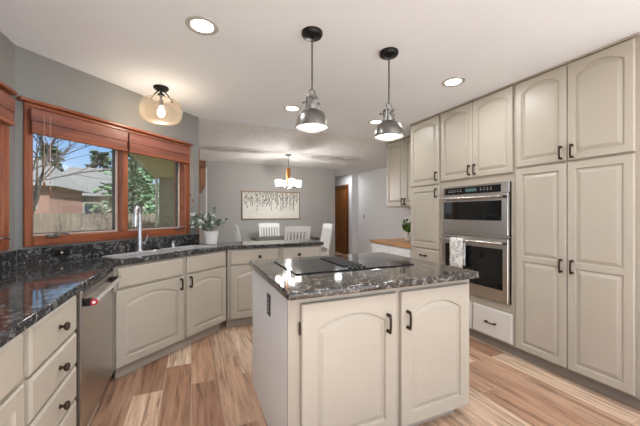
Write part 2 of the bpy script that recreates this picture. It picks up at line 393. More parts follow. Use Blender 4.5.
# ------------------------------------------------------------------ windows
def window(name, origin, ang, s0, s1, mulls, label):
    root = bpy.data.objects.new(name, None); COL.objects.link(root); root.location = (*origin, 0); root.rotation_euler = (0, 0, ang)
    struct(root, label)
    z0, z1 = WZ0, WZ1
    m = MB()                                                     # casing, picture-frame style with a capped head
    m.box(s0 - .038, s0 + .010, -.022, -.001, z0 - .054, z1 + .02, .004); m.box(s1 - .012, s1 + .058, -.022, -.001, z0 - .054, z1 + .02, .004)
    m.build('casing', M['redwood_v'], root)
    m = MB(); m.box(s0 + .0105, s1 - .0125, -.022, -.001, z0 - .054, z0 + .012, .004); m.build('sill_trim', M['redwood'], root)
    m = MB(); m.box(s0 - .038, s1 + .058, -.024, -.001, z1 + .021, z1 + .045, .003); m.box(s0 - .075, s1 + .08, -.055, -.001, z1 + .0455, z1 + .068, .006)
    m.build('head_trim', M['redwood'], root)
    m = MB()                                                     # jamb liners
    m.box(s0 + .001, s0 + .012, .0, .135, z0 + .001, z1 - .001); m.box(s1 - .016, s1 - .001, .0, .135, z0 + .001, z1 - .001)
    m.box(s0 + .0165, s1 - .0165, .0, .135, z0 + .001, z0 + .014); m.box(s0 + .0165, s1 - .0165, .0, .135, z1 - .016, z1 - .001)
    m.build('jamb', M['redwood'], root)
    edges = [s0 + .0165] + [q for mm in mulls for q in (mm - .026, mm + .026)] + [s1 - .0165]
    for mm in mulls:
        m = MB(); m.box(mm - .026, mm + .026, -.012, .134, z0 + .0145, z1 - .0165, .004); m.build('mullion', M['redwood_v'], root)
    for i in range(0, len(edges), 2):
        a, b = edges[i] + .001, edges[i + 1] - .001
        c, d = z0 + .015, z1 - .017
        sw = .02
        m = MB(); m.box(a, a + sw, .05, .09, c, d, .003); m.box(b - sw, b, .05, .09, c, d, .003)
        m.box(a + sw, b - sw, .05, .09, c, c + sw * .6, .003); m.box(a + sw, b - sw, .05, .09, d - sw, d, .003)
        sash = m.build('sash', M['sash'], root)
        m = MB(); g = .006
        m.box(a + sw, a + sw + g, .06, .085, c + sw * .6, d - sw); m.box(b - sw - g, b - sw, .06, .085, c + sw * .6, d - sw)
        m.box(a + sw + g, b - sw - g, .06, .085, c + sw * .6, c + sw * .6 + g)
        m.build('gasket', M['sash_dark'], sash)
        m = MB(); m.box(a + sw, b - sw, .072, .076, c + sw * .6, d - sw); m.build('pane', M['glass'], sash)
        # crank operator near one lower corner
        side = a + .10 if i == 0 else b - .10
        m = MB(); m.box(side - .035, side + .035, -.045, -.018, z0 + .002, z0 + .024, .006)
        m.tube([(side, -.04, z0 + .02), (side + .02, -.055, z0 + .034), (side + .075, -.06, z0 + .026)], .006)
        m.ball((side + .08, -.06, z0 + .025), .01, .01, .01)
        m.build('window_crank', M['nickel'], root, True)
        # sash lock on the upright
        lx = b + .012 if i == 0 else a - .012
    return root
window('window_1', A, WANG, 0.078, 1.442, [0.755], 'wide two-pane window in cherry-stained trim above the sink')
window('window_2', (XL_WALL, 0.0), R(90), L_WIN[0], L_WIN[1], [(L_WIN[0] + L_WIN[1]) / 2], 'cherry-trimmed window in the left wall at the photo edge')

def blind(origin, ang, s0, s1, label, cord_side):
    root = thing('window_blind', label, 'blind', (*origin, 0), ang)
    z1 = WZ1 + .006
    m = MB(); m.box(s0, s1, -.062, -.024, z1 - .085, z1, .004); m.build('valance', M['blind'], root)
    m = MB(); m.box(s0 + .004, s1 - .004, -.0235, -.0225 + .0, z1 - .04, z1 - .005)
    m = MB(); m.box(s0 + .006, s1 - .006, -.058, -.0265, z1 - .150, z1 - .086, .003)
    st = m.build('stacked_slats', M['blind'], root)
    m = MB()
    for k in range(3): m.box(s0 + .005, s1 - .005, -.0595, -.0255, z1 - .147 + k * .019, z1 - .143 + k * .019)
    m.build('slat_edge', M['redwood'], st)
    m = MB(); m.box(s0 + .003, s1 - .003, -.063, -.0245, z1 - .172, z1 - .151, .004); m.build('bottom_rail', M['redwood'], root)
    cx = s0 + .07 if cord_side < 0 else s1 - .02
    for k, (dx, ln) in enumerate(((0, .50), (.035, .56))):
        m = MB(); m.tube([(cx + dx, -.067, z1 - .02), (cx + dx, -.069, z1 - ln)], .0018, 6)
        c = m.build('lift_cord', M['cord_tan'], root)
        m = MB(); m.lathe([(.003, 0), (.007, -.012), (.008, -.03), (.004, -.036)], (cx + dx, -.069, z1 - ln), 8); m.build('cord_tassel', M['redwood'], c, True)
    return root
blind(A, WANG, 0.058, 0.745, 'raised wooden blind over the left pane of the sink window', -1)
blind(A, WANG, 0.755, 1.475, 'raised wooden blind over the right pane of the sink window', 1)
blind((XL_WALL, 0.0), R(90), L_WIN[0] - .03, L_WIN[1] + .03, 'raised wooden blind on the left wall window at the photo edge', -1)

# patio door in the dining left wall, hall door
root = bpy.data.objects.new('door_1', None); COL.objects.link(root); struct(root, 'sliding patio door in wood casing, seen edge on')
m = MB(); m.box(.081, .105, 4.56, 4.65, .001, 2.17, .004); m.box(.081, .105, 6.58, 6.67, .001, 2.17, .004); m.box(.081, .105, 4.651, 6.579, 2.081, 2.17, .004); m.build('door_casing', M['oak'], root)
for k, (ya, yb, xo) in enumerate(((4.655, 5.63, .03), (5.58, 6.575, -.015))):
    m = MB(); m.box(xo, xo + .035, ya, ya + .07, .01, 2.075); m.box(xo, xo + .035, yb - .07, yb, .01, 2.075); m.box(xo, xo + .035, ya + .07, yb - .07, .01, .12); m.box(xo, xo + .035, ya + .07, yb - .07, 2.0, 2.075)
    p = m.build('sliding_panel', M['white'], root)
    m = MB(); m.box(xo + .015, xo + .019, ya + .07, yb - .07, .12, 2.0); m.build('pane', M['glass'], p)
root = thing('door_shade', 'wooden shade bunched above the patio door, left of the dining wall', 'blind', (0.11, 4.72, 0))
m = MB(); m.box(0, .085, 0, 1.8, 1.94, 2.04, .006); m.build('valance', M['oak_dark'], root)
m = MB(); m.box(.008, .075, .01, 1.79, 1.66, 1.939, .01); m.build('shade_folds', M['oak'], root)
m = MB(); m.tube([(.095, .03, 1.95), (.095, .03, .95)], .008, 8); m.build('lit_frame_edge', M['white'], root)  # white rod standing in for the daylit edge of the door frame

root = bpy.data.objects.new('door_2', None); COL.objects.link(root); root.location = (4.26, 8.80, 0); root.rotation_euler = (0, 0, R(-90)); struct(root, 'honey oak panel door in the hall')
m = MB(); m.box(-.085, -.002, -.02, -.001, .001, 2.12, .004); m.box(.922, 1.005, -.02, -.001, .001, 2.12, .004); m.box(-.0015, .9215, -.02, -.001, 2.042, 2.12, .004); m.build('door_casing', M['oak_dark'], root)
m = MB(); m.box(.004, .916, .03, .07, .008, 2.034)
for (xa, xb) in ((.12, .43), (.49, .80)):
    for (za, zb) in ((.2, .85), (1.0, 1.55), (1.65, 1.9)):
        m.box(xa, xb, .022, .031, za, zb, .008); m.box(xa - .03, xb + .03, .026, .031, za - .03, zb + .03, .003)
d = m.build('door_leaf', M['oak'], root)
m = MB(); m.lathe([(.03, 0), (.03, .006), (.012, .012), (.012, .04), (.028, .05), (.026, .07)], (.06, .03, 1.0), 14, '-y'); m.build('door_knob', M['bronze'], d, True)

# ------------------------------------------------------------------ cabinets
def panel_front(m, x0, x1, z0, z1, frame, sag, t, bev=(1, 1, 1, 1), N=14, fb=None, ft=None):
    """raised-panel block on a face at y=0, front at y=-t. bev: left,right,bottom,top outer edge bevels"""
    b = .005
    fb = frame if fb is None else fb; ft = frame if ft is None else ft
    px0, px1, pz0, pz1 = x0 + frame, x1 - frame, z0 + fb, z1 - ft - sag
    xc, hw = (px0 + px1) / 2, (px1 - px0) / 2
    n = N if sag > 0 else 1
    def outer(i, y):
        xa, xb, za, zb = x0 + i * bev[0], x1 - i * bev[1], z0 + i * bev[2], z1 - i * bev[3]
        l = [(xa, y, za), (xb, y, za)]
        for k in range(n + 1): l.append((xb + (xa - xb) * k / n, y, zb))
        return l
    def inner(i, y):
        xa, xb = px0 + i, px1 - i; l = [(xa, y, pz0 + i), (xb, y, pz0 + i)]
        for k in range(n + 1):
            x = xb + (xa - xb) * k / n
            l.append((x, y, pz1 - i + sag * (1 - ((x - xc) / hw) ** 2)))
        return l
    m.loops([outer(0, -.0005), outer(0, -t + b), outer(b, -t), inner(0, -t), inner(.005, -t + .011), inner(.011, -t + .011), inner(.036, -t + .001)], True, True)
def make_pull(parent, x, z, vert=True, mat=None, L=.043, y=-.02, label=None):
    m = MB(); r = .0068
    def P(u, o): return (x, y - o, z + u) if vert else (x + u, y - o, z)
    m.tube([P(-L, .0), P(-L, .024)], .0095, 8); m.tube([P(L, .0), P(L, .024)], .0095, 8)
    m.tube([P(-L - .008, .024), P(-L * .4, .029), P(L * .4, .029), P(L + .008, .024)], r, 8)
    o = m.build('handle', mat or M['bronze'], parent, True)
    if label: o['label'] = label
    return o
def make_knob(parent, x, z, y=-.02):
    m = MB(); m.lathe([(.010, 0), (.010, .003), (.006, .006), (.006, .014), (.016, .020), (.019, .027), (.016, .033), (.006, .036)], (x, y, z), 14, '-y')
    return m.build('knob', M['bronze'], parent, True)
def door(root, x0, x1, z0, z1, sag=0.0, pull=None, frame=.058, mid=None, mat=None, t=.02, name='door'):
    m = MB()
    if mid is None: panel_front(m, x0, x1, z0, z1, frame, sag, t)
    else:
        panel_front(m, x0, x1, z0, mid, frame, 0, t, (1, 1, 1, 0), ft=.02); panel_front(m, x0, x1, mid, z1, frame, sag, t, (1, 1, 0, 1), fb=.02)
    o = m.build(name, mat or M['paint'], root)
    if pull: make_pull(o, pull[0], pull[1], pull[2] if len(pull) > 2 else True)
    return o
def drawer(root, x0, x1, z0, z1, knobs=(), pulls=(), mat=None, name='drawer_front', t=.02):
    m = MB(); b = .012
    def rc(i, y): return [(x0 + i, y, z0 + i), (x1 - i, y, z0 + i), (x1 - i, y, z1 - i), (x0 + i, y, z1 - i)]
    m.loops([rc(0, -.0005), rc(0, -t + .007), rc(b * .5, -t + .004), rc(b, -t)], True, True)
    o = m.build(name, mat or M['paint'], root)
    zc = (z0 + z1) / 2
    for k in knobs: make_knob(o, k, zc)
    for k in pulls: make_pull(o, k, zc, False)
    return o

# -- tall cabinets on the right, faces at X = 2.59, local x runs towards the camera
XF, DEP, TOP = 2.59, .676, 2.386
def tall(name, label, y_far, w, top=TOP):
    root = thing(name, label, 'cabinet', (XF, y_far, 0), R(-90))
    m = MB(); m.box(.0005, w - .0005, 0, DEP, .10, top); m.build('carcass', M['paint_frame'], root)
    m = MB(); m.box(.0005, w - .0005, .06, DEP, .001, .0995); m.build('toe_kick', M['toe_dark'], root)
    m = MB(); m.box(.0005, w - .0005, -.024, .03, top + .0003, CZ - .001, .004); m.build('crown_moulding', M['paint_frame'], root)
    return root
nar = tall('tall_cabinet', 'narrow tall beige cabinet between the ovens and the wood desk top', 3.079, .504)
door(nar, .012, .488, 1.60, 2.378, .05, (.455, 1.69), frame=.046); door(nar, .012, .488, .852, 1.585, 0, (.455, 1.50))
drawer(nar, .012, .488, .69, .836, pulls=(.25,), mat=M['paint']); door(nar, .012, .488, .112, .676, 0, (.455, .6))
# oven tower: built with an open niche for the oven
ow = .843
ovc = thing('oven_cabinet', 'beige tower cabinet that holds the double oven', 'cabinet', (XF, 2.575, 0), R(-90))
m = MB(); m.box(.0005, .042, 0, DEP, .10, TOP); m.box(.812, ow - .0005, 0, DEP, .10, TOP); m.box(.0425, .8115, 0, DEP, .10, .455); m.box(.0425, .8115, 0, DEP, 1.552, TOP); m.box(.0425, .8115, DEP - .02, DEP, .4555, 1.5515)
m.build('carcass', M['paint_frame'], ovc)
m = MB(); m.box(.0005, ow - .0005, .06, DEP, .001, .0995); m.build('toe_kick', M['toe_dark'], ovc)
m = MB(); m.box(.0005, ow - .0005, -.024, .03, TOP + .0003, CZ - .001, .004); m.build('crown_moulding', M['paint_frame'], ovc)
door(ovc, .014, .424, 1.625, 2.378, .05, (.394, 1.70), frame=.046); door(ovc, .428, .83, 1.625, 2.378, .05, (.458, 1.70), frame=.046)
drawer(ovc, .014, .412, .115, .38, pulls=(.213,), mat=M['paint_lit']); drawer(ovc, .430, .828, .115, .38, pulls=(.629,), mat=M['paint_lit'])
pan = tall('pantry_cabinet', 'large four-door beige pantry cabinet nearest on the right', 1.732, .80)
door(pan, .018, .398, 1.662, 2.378, .058, (.365, 1.725), frame=.046); door(pan, .404, .772, 1.662, 2.378, .058, (.437, 1.725), frame=.046)
door(pan, .018, .398, .112, 1.645, 0, (.366, .872), mid=.885, frame=.05); door(pan, .404, .772, .112, 1.645, 0, (.438, .874), mid=.885, frame=.05)
# wall cabinet over the desk
up = thing('wall_cabinet', 'beige upper cabinet hung over the wood desk top', 'cabinet', (2.94, 4.078, 0), R(-90))
m = MB(); m.box(0, .996, 0, .329, 1.36, TOP); m.build('carcass', M['paint_frame'], up)
m = MB(); m.box(0, .996, -.024, .03, TOP + .0003, CZ - .001, .004); m.build('crown_moulding', M['paint_frame'], up)
door(up, .012, .448, 1.372, 2.378, .0, (.422, 1.44)); door(up, .454, .985, 1.372, 2.378, .0, (.482, 1.44))
# desk base + butcher block top
dk = thing('desk_cabinet', 'white base cabinet below the butcher block desk top', 'cabinet', (2.62, 4.02, 0), R(-90))
m = MB(); m.box(0, .936, 0, .645, .10, .812); m.build('carcass', M['white_panel'], dk)
m = MB(); m.box(0, .936, .06, .645, .001, .0995); m.build('toe_kick', M['toe'], dk)
drawer(dk, .012, .462, .64, .79, mat=M['white_panel']); drawer(dk, .474, .924, .64, .79, mat=M['white_panel'])
door(dk, .012, .462, .112, .625, 0, (.43, .55), mat=M['white_panel']); door(dk, .474, .924, .112, .625, 0, (.506, .55), mat=M['white_panel'])
m = MB(); m.box(2.585, 3.268, 3.082, 4.04, .8135, .85, .004)
tag(m.build('wooden_worktop', M['butcher']), 'honey butcher block worktop below the upper cabinet', 'countertop')

# -- left run, faces at X = -.545, local x runs away from the camera
XLF = -.545
def base_left(name, label, y0, w):
    root = thing(name, label, 'cabinet', (XLF, y0, 0), R(90))
    m = MB(); m.box(.0005, w - .0005, 0, .53, .10, .8745); m.build('carcass', M['paint_frame'], root)
    m = MB(); m.box(.0005, w - .0005, .065, .53, .001, .0995); m.build('toe_kick', M['toe'], root)
    return root
c1 = base_left('base_cabinet', 'beige base cabinet with drawers over doors at the left photo edge', .30, 1.068)
drawer(c1, .03, .52, .70, .862, knobs=(.27,)); drawer(c1, .545, 1.045, .70, .862, knobs=(.79,))
door(c1, .03, .52, .112, .685, 0); d = door(c1, .545, 1.045, .112, .685, 0)
c2 = base_left('drawer_cabinet', 'beige bank of four drawers beside the dishwasher', 1.368, .514)
for (za, zb) in ((.688, .864), (.52, .676), (.352, .508), (.112, .340)):
    drawer(c2, .02, .49, za, zb, knobs=(.272,))
dw = thing('dishwasher', 'stainless steel dishwasher with a red badge on its bar handle', 'dishwasher', (XLF, 1.884, 0), R(90))
m = MB(); m.box(.004, .735, .012, .53, .10, .872); m.build('body', M['black'], dw)
m = MB(); m.box(.03, .733, -.022, .0115, .105, .866, .006); dd = m.build('door', M['steel_dw'], dw)
m = MB(); m.box(.03, .733, .06, .5, .001, .0995); m.build('toe_kick', M['black'], dw)
m = MB(); m.box(.055, .708, -.0235, -.0222, .845, .863); m.build('control_strip', M['black'], dd)
for k in range(6):
    m = MB(); m.box(.10 + k * .04, .118 + k * .04, -.0242, -.0236, .852, .856); m.build('control_print', M['mark'], dd)
m = MB(); m.box(.058, .10, -.055, -.0225, .775, .812, .006); m.build('handle_bracket', M['black_metal'], dd)
m = MB(); m.box(.667, .709, -.055, -.0225, .775, .812, .006); m.build('handle_bracket', M['black_metal'], dd)
m = MB(); m.tube([(.07, -.067, .794), (.717, -.067, .794)], .0135, 14); hb = m.build('handle', M['handle_steel'], dd, True)
m = MB(); m.lathe([(.016, -.0002), (.0185, -.004), (.017, -.008)], (.07, -.067, .794), 20, 'x'); bg = m.build('badge', M['red'], hb, True); bg['label'] = 'round red badge'
m = MB(); m.lathe([(.008, -.0082), (.008, -.0095)], (.07, -.067, .794), 16, 'x'); m.build('badge_emblem', M['white'], hb)

# -- diagonal sink cabinet
P = Vector((-.535, 2.64)); Q = Vector((.345, 3.40)); SD = (Q - P).normalized(); SANG = math.atan2(SD.y, SD.x); SL = (Q - P).length
SN = Vector((-SD.y, SD.x))
def dg(a, n): v = P + SD * a + SN * n; return (v.x, v.y)
sk = thing('sink_cabinet', 'beige corner base cabinet under the sink, set diagonally', 'cabinet', (P.x, P.y, 0), SANG)
m = MB(); m.box(.002, SL - .002, 0, .02, .10, .8745); m.box(.002, SL - .002, .02, .40, .10, .118); m.box(.002, .018, .0205, .38, .1185, .8745); m.box(SL - .018, SL - .002, .0205, .40, .1185, .8745)
m.build('carcass', M['paint_frame'], sk)
m = MB(); m.box(.055, SL - .03, .06, .08, .001, .0995); m.build('toe_kick', M['toe'], sk)
drawer(sk, .03, .602, .702, .858, name='false_front'); drawer(sk, .646, SL - .014, .702, .858, name='false_front')
door(sk, .014, .606, .112, .688, .062, (.572, .625)); door(sk, .642, SL - .012, .112, .688, .055, (.676, .625))
# filler between dishwasher and sink cabinet
# -- peninsula, faces at Y = 3.40
def base_pen(label, x0, w, kind):
    root = thing('peninsula_cabinet', label, 'cabinet', (x0, 3.40, 0), 0)
    m = MB(); m.box(.0005, w - .0005, 0, .42, .10, .8745); m.build('carcass', M['paint_frame'], root)
    m = MB(); m.box(.0005, w - .0005, .065, .42, .001, .0995); m.build('toe_kick', M['toe'], root)
    drawer(root, .03, w - .02, .702, .858, knobs=(w * .6 if kind else w * .44,)); door(root, .03, w - .02, .112, .688, .055, (w - .055, .62))
    return root
base_pen('beige peninsula cabinet next to the sink corner', .36, .582, 1)
base_pen('beige peninsula cabinet at the free end of the counter', .944, .526, 0)

# -- countertop with bowls cut out, bevelled curve turned into a mesh
def slab(name, outline, holes, z0, z1, mat, bev=.006):
    cu = bpy.data.curves.new(name, 'CURVE'); cu.dimensions = '2D'; cu.fill_mode = 'BOTH'
    for pts in [outline] + holes:
        sp = cu.splines.new('POLY'); sp.points.add(len(pts) - 1); sp.use_cyclic_u = True
        for q, (x, y) in zip(sp.points, pts): q.co = (x, y, 0, 1)
    cu.extrude = (z1 - z0) / 2 - bev; cu.bevel_depth = bev; cu.bevel_resolution = 2; cu.offset = -bev
    tmp = bpy.data.objects.new('tmp', cu); COL.objects.link(tmp); bpy.context.view_layer.update()
    me = bpy.data.meshes.new_from_object(tmp.evaluated_get(bpy.context.evaluated_depsgraph_get()))
    bpy.data.objects.remove(tmp); me.name = name; me.materials.clear(); me.materials.append(mat)
    me.transform(Matrix.Translation((0, 0, (z0 + z1) / 2)))
    o = bpy.data.objects.new(name, me); COL.objects.link(o); return o
def rrect(a0, a1, n0, n1, r, fn, k=5):
    pts = []
    for (ca, cn, st) in ((a1 - r, n1 - r, 0), (a0 + r, n1 - r, 90), (a0 + r, n0 + r, 180), (a1 - r, n0 + r, 270)):
        for i in range(k + 1):
            t = R(st + 90 * i / k); pts.append(fn(ca + r * math.cos(t), cn + r * math.sin(t)))
    return pts
ZC0, ZC1 = .8755, .915
e_ = .003; wn_ = Vector((WDIR.y, -WDIR.x)) * e_
bowls = [(.10, .575, .075, .315), (.615, 1.03, .075, .335)]
outline = [(-.51, .25), (-.51, 2.619), (.353, 3.365), (1.485, 3.365), (1.5, 3.38), (1.5, 3.80), (1.46, 3.84), (.11, 3.84),
           (B.x + wn_.x, B.y + wn_.y), (A.x + e_, A.y - .002), (-1.09 + e_, .25)]
ct = slab('countertop', outline, [rrect(*b, .05, dg) for b in bowls], ZC0, ZC1, M['granite'])
tag(ct, 'long black speckled granite countertop around the sink and peninsula', 'countertop')
m = MB(); m.box(-1.087, -1.069, .25, 2.63, ZC1 + .0003, 1.022, .003); m.build('backsplash', M['granite'], ct)
m = MB(); m.box(.012, WLEN - .01, -.021, -.003, ZC1 + .0003, 1.022, .003)
bs = m.build('backsplash', M['granite'], ct, loc=(A.x, A.y, 0), rz=WANG)

# sink bowls, faucet, soap dispenser
sink = thing('kitchen_sink', 'double stainless drop-in sink below the window', 'sink', (P.x, P.y, 0), SANG)
ident = lambda a, n: (a, n)
for b in bowls:
    m = MB()
    def rg(i, z, r=.05): return [(x, y, z) for x, y in rrect(b[0] + i, b[1] - i, b[2] + i, b[3] - i, max(r - i, .02), ident)]
    m.loops([rg(-.024, .9155), rg(-.024, .918), rg(-.004, .9195), rg(.003, .912), rg(.005, .74), rg(.02, .715), rg(.06, .71)], False, True)
    m.loops([rg(-.024, .9154), rg(.001, .9154), rg(.001, .91), rg(.003, .742), rg(.022, .717), rg(.06, .712)], False, True)
    bo = m.build('bowl', M['steel_sink'], sink, True)
    m = MB(); m.lathe([(.04, .7125), (.038, .716), (.02, .714), (.004, .7135)], ((b[0] + b[1]) / 2, (b[2] + b[3]) / 2, 0), 18); m.build('drain', M['chrome'], bo, True)
fx, fy = dg(.44, .362)
fau = thing('faucet', 'tall chrome pull-down faucet behind the sink', 'faucet', (fx, fy, ZC1))
m = MB(); m.lathe([(.030, .0005), (.030, .006), (.024, .012), (.021, .05), (.021, .09), (.0185, .10), (.0175, .34)], n=18); m.build('body', M['chrome'], fau, True)
dx, dy = -.25, -.97
m = MB(); pts = [(dx * (.045 - .045 * math.cos(t)), dy * (.045 - .045 * math.cos(t)), .335 + .075 * math.sin(t)) for t in [math.pi * i / 14 for i in range(15)]]
m.tube(pts, .015, 12); m.build('spout', M['chrome'], fau, True)
m = MB(); m.lathe([(.016, .335), (.0215, .31), (.024, .245), (.022, .232)], (dx * .09, dy * .09, 0), 16); m.build('spray_head', M['chrome'], fau, True)
m = MB(); m.tube([(.018, -.008, .075), (.045, -.02, .078)], .013, 10); m.tube([(.042, -.018, .08), (.058, -.026, .11), (.064, -.03, .155)], .0065, 8); m.build('lever', M['chrome'], fau, True)
sx, sy = dg(.80, .375)
sd_ = thing('soap_dispenser', 'small chrome soap dispenser right of the faucet', 'soap dispenser', (sx, sy, ZC1))
m = MB(); m.lathe([(.02, .0005), (.02, .006), (.016, .012), (.015, .045)], n=16); m.build('base', M['chrome'], sd_, True)
m = MB(); m.lathe([(.009, .0453), (.009, .06), (.013, .063), (.012, .074)], n=14); m.tube([(0, 0, .068), (.02, -.045, .068), (.024, -.055, .06)], .006, 8); m.build('pump', M['chrome'], sd_, True)

# black outlet in the diagonal backsplash
oy = .255
ot = thing('wall_outlet', 'black double outlet set sideways in the granite backsplash', 'outlet', (A.x, A.y, 0), WANG)
m = MB(); m.box(oy - .06, oy + .06, -.0255, -.0215, .942, 1.008, .003); m.build('cover_plate', M['black'], ot)
m = MB()
for sxx in (-.028, .028):
    m.box(oy + sxx - .018, oy + sxx + .018, -.0275, -.0257, .957, .993, .002)
m.build('receptacle', M['black_glass'], ot)
m = MB(); m.box(oy - .008, oy + .008, -.0285, -.0276, .97, .98); m.build('reset_button', M['white'], ot)

# ------------------------------------------------------------------ island
isl = thing('kitchen_island', 'beige two-door kitchen island with a white side panel', 'kitchen island', (.43, 1.36, 0))
IW, ID = 1.17, .89
m = MB(); m.box(.006, IW, 0, ID, .10, .874); m.box(-.012, .0058, 0, .0115, .001, .874); m.build('carcass', M['paint_frame'], isl)
m = MB(); m.box(-.012, .0055, .012, ID + .004, .001, .874, .002); m.build('side_panel', M['white_panel'], isl)
m = MB(); m.box(.03, IW - .06, .06, ID - .02, .001, .0995); m.build('toe_kick', M['toe'], isl)
door(isl, .05, .604, .085, .835, .062, (.540, .680), frame=.075); door(isl, .632, 1.15, .085, .835, .062, (.672, .680), frame=.072)
for z in (.72, .20):
    m = MB(); m.tube([(.043, -.012, z - .03), (.043, -.012, z + .03)], .005, 8); m.build('hinge', M['bronze'], isl, True)
ic = slab('island_countertop', rrect(.395, 1.605, 1.285, 2.29, .02, ident), [], ZC0, ZC1, M['granite_island'], .008)
tag(ic, 'brown-black speckled granite top on the island', 'countertop')
io = thing('island_outlet', 'black slotted outlet on the white island side', 'outlet', (.4175, 1.73, .735))
m = MB(); m.box(-.006, -.0004, -.036, .036, -.06, .06, .002); m.build('cover_plate', M['black'], io)
m = MB()
for z in (-.035, -.012, .012, .035): m.box(-.008, -.0062, -.022, .022, z - .006, z + .006)
m.build('receptacle', M['mark'], io)
ck = thing('cooktop', 'black glass electric cooktop with centre vent on the island', 'cooktop', (.975, 1.885, ZC1))
m = MB(); m.box(-.425, .425, -.255, .25, .0006, .008, .003); m.build('glass_top', M['cook_glass'], ck)
m = MB(); m.box(-.07, .07, -.16, .225, .0083, .0145, .003)
vt = m.build('vent_cover', M['black'], ck)
m = MB()
for k in range(14): m.box(-.058, .058, -.145 + k * .026, -.131 + k * .026, .0147, .0162)
m.build('vent_grille', M['black_metal'], vt)
for (bx, by, br) in ((-.25, -.12, .075), (-.25, .115, .095), (.25, .115, .08), (.25, -.11, .1)):
    m = MB()
    for rr in (br, br * .62):
        m.loops([[(bx + r_ * math.cos(2 * math.pi * i / 40), by + r_ * math.sin(2 * math.pi * i / 40), .0086) for i in range(40)] for r_ in (rr - .003, rr)])
    m.build('burner_ring', M['burner'], ck)
for k in range(4):
    m = MB(); m.lathe([(.017, .0083), (.017, .012), (.014, .014), (.013, .028), (.004, .029)], (-.045 + k * .03 + .0, -.215, 0), 16) if False else m.lathe([(.013, .0083), (.013, .013), (.010, .016), (.003, .0165)], (-.051 + k * .034, -.212, 0), 16)
    m.build('control_knob', M['black'], ck, True)

# ------------------------------------------------------------------ wall oven (microwave over oven)
ov = thing('wall_oven', 'stainless combination microwave and wall oven in the tower', 'oven', (XF, 2.527, 0), R(-90))
w = .757
m = MB(); m.box(.006, w - .006, .0, .55, .462, 1.545); m.build('body', M['black_metal'], ov)
m = MB(); m.box(0, w, -.022, -.0005, 1.455, 1.547, .003); m.build('steel_trim', M['steel'], ov)
m = MB(); m.box(0, w, -.014, -.0005, 1.042, 1.068); m.build('steel_trim', M['steel'], ov)
m = MB(); m.box(.03, w - .075, -.0245, -.0223, 1.463, 1.532, .002); cp = m.build('control_panel', M['black_glass'], ov)
m = MB(); m.box(.30, .43, -.0255, -.0248, 1.485, 1.515); m.build('display', M['display'], cp)
m = MB()
for k in range(5): m.box(.08 + k * .038, .10 + k * .038, -.0255, -.0248, 1.49, 1.497); m.box(.08 + k * .038, .095 + k * .038, -.0255, -.0248, 1.508, 1.513)
for k in range(4): m.box(.47 + k * .036, .486 + k * .036, -.0255, -.0248, 1.49, 1.497); m.box(.47 + k * .036, .482 + k * .036, -.0255, -.0248, 1.508, 1.513)
m.build('button_print', M['mark'], cp)
def oven_door(z0, z1, g, hz, name):
    m = MB(); m.box(.002, w - .002, -.036, -.0008, z0, z1, .004); d = m.build(name, M['steel'], ov)
    m = MB(); m.box(g[0], g[1], -.0385, -.0363, g[2], g[3], .002); gl = m.build('window', M['black_glass'], d)
    for bx in (.035, w - .065):
        m = MB(); m.box(bx, bx + .03, -.078, -.0363, hz - .012, hz + .012, .003); m.build('handle_bracket', M['black_metal'], d)
    m = MB(); m.tube([(.02, -.085, hz), (w - .02, -.085, hz)], .0135, 14); m.build('handle', M['steel'], d, True)
    return d
md = oven_door(1.07, 1.452, (.03, w - .06, 1.20, 1.385), 1.418, 'microwave_door')
m = MB(); m.lathe([(.011, 0), (.011, .0015)], (w * .5, -.0362, 1.135), 16, '-y'); m.build('emblem', M['chrome'], md)
od = oven_door(.466, 1.038, (.05, w - .05, .575, .945), .995, 'oven_door')

# towel draped over the lower oven handle
m = MB(); seg = 18; ls = []
tx0, tx1 = .175, .335
prof = [(-.066, .74)] + [(-.0665 - .002 * math.sin(k), .74 + .032 * k) for k in range(1, 8)] + [(-.067, .995), (-.073, 1.0105), (-.085, 1.0165), (-.0975, 1.010), (-.103, .995)] + [(-.1035 - .0022 * math.sin(k * 1.3), .995 - .04 * k) for k in range(1, 8)]
inner_ = [(y + (0.003 if i < 9 else 0), z) for i, (y, z) in enumerate(prof)]
vs, fs = [], []
for i, (y, z) in enumerate(prof):
    for k in range(seg + 1):
        x = tx0 + (tx1 - tx0) * k / seg; wv = .0022 * math.sin(k * 1.1) * (1 if abs(z - 1.0) > .03 else 0)
        vs.append((x, y + wv, z))
for i in range(len(prof) - 1):
    for k in range(seg):
        a = i * (seg + 1) + k; fs.append((a, a + 1, a + seg + 2, a + seg + 1))
m.add(vs, fs)
tw = m.build('dish_towel', M['towel'], smooth=True, loc=(XF, 2.527, 0), rz=R(-90), sharp=180)
so = tw.modifiers.new('thick', 'SOLIDIFY'); so.thickness = .0025; so.offset = 0
tag(tw, 'white leaf-print dish towel hanging on the lower oven handle', 'towel')

# ------------------------------------------------------------------ plants
def leaf(m, c, d, ln, wd, nrm):
    d = d.normalized(); s = d.cross(nrm)
    if s.length < 1e-4: s = d.orthogonal()
    s.normalize(); u = s.cross(d)
    p = [c, c + d * ln * .3 + s * wd * .42, c + d * ln * .7 + s * wd * .42 + u * ln * .03, c + d * ln, c + d * ln * .7 - s * wd * .42 + u * ln * .03, c + d * ln * .3 - s * wd * .42]
    m.add([tuple(q) for q in p], [(0, 1, 2, 3), (0, 3, 4, 5)])
def rv(): 
    return Vector((random.uniform(-1, 1), random.uniform(-1, 1), random.uniform(-1, 1)))
pl = thing('potted_plant', 'grey-green leafy plant in a white ceramic pot on the peninsula corner', 'plant', (.205, 3.655, ZC1))
m = MB(); m.lathe([(.062, .0008), (.066, .004), (.084, .142), (.086, .15), (.079, .15), (.074, .128), (.01, .126)], n=28, cap1=True); m.build('pot', M['ceramic'], pl, True)
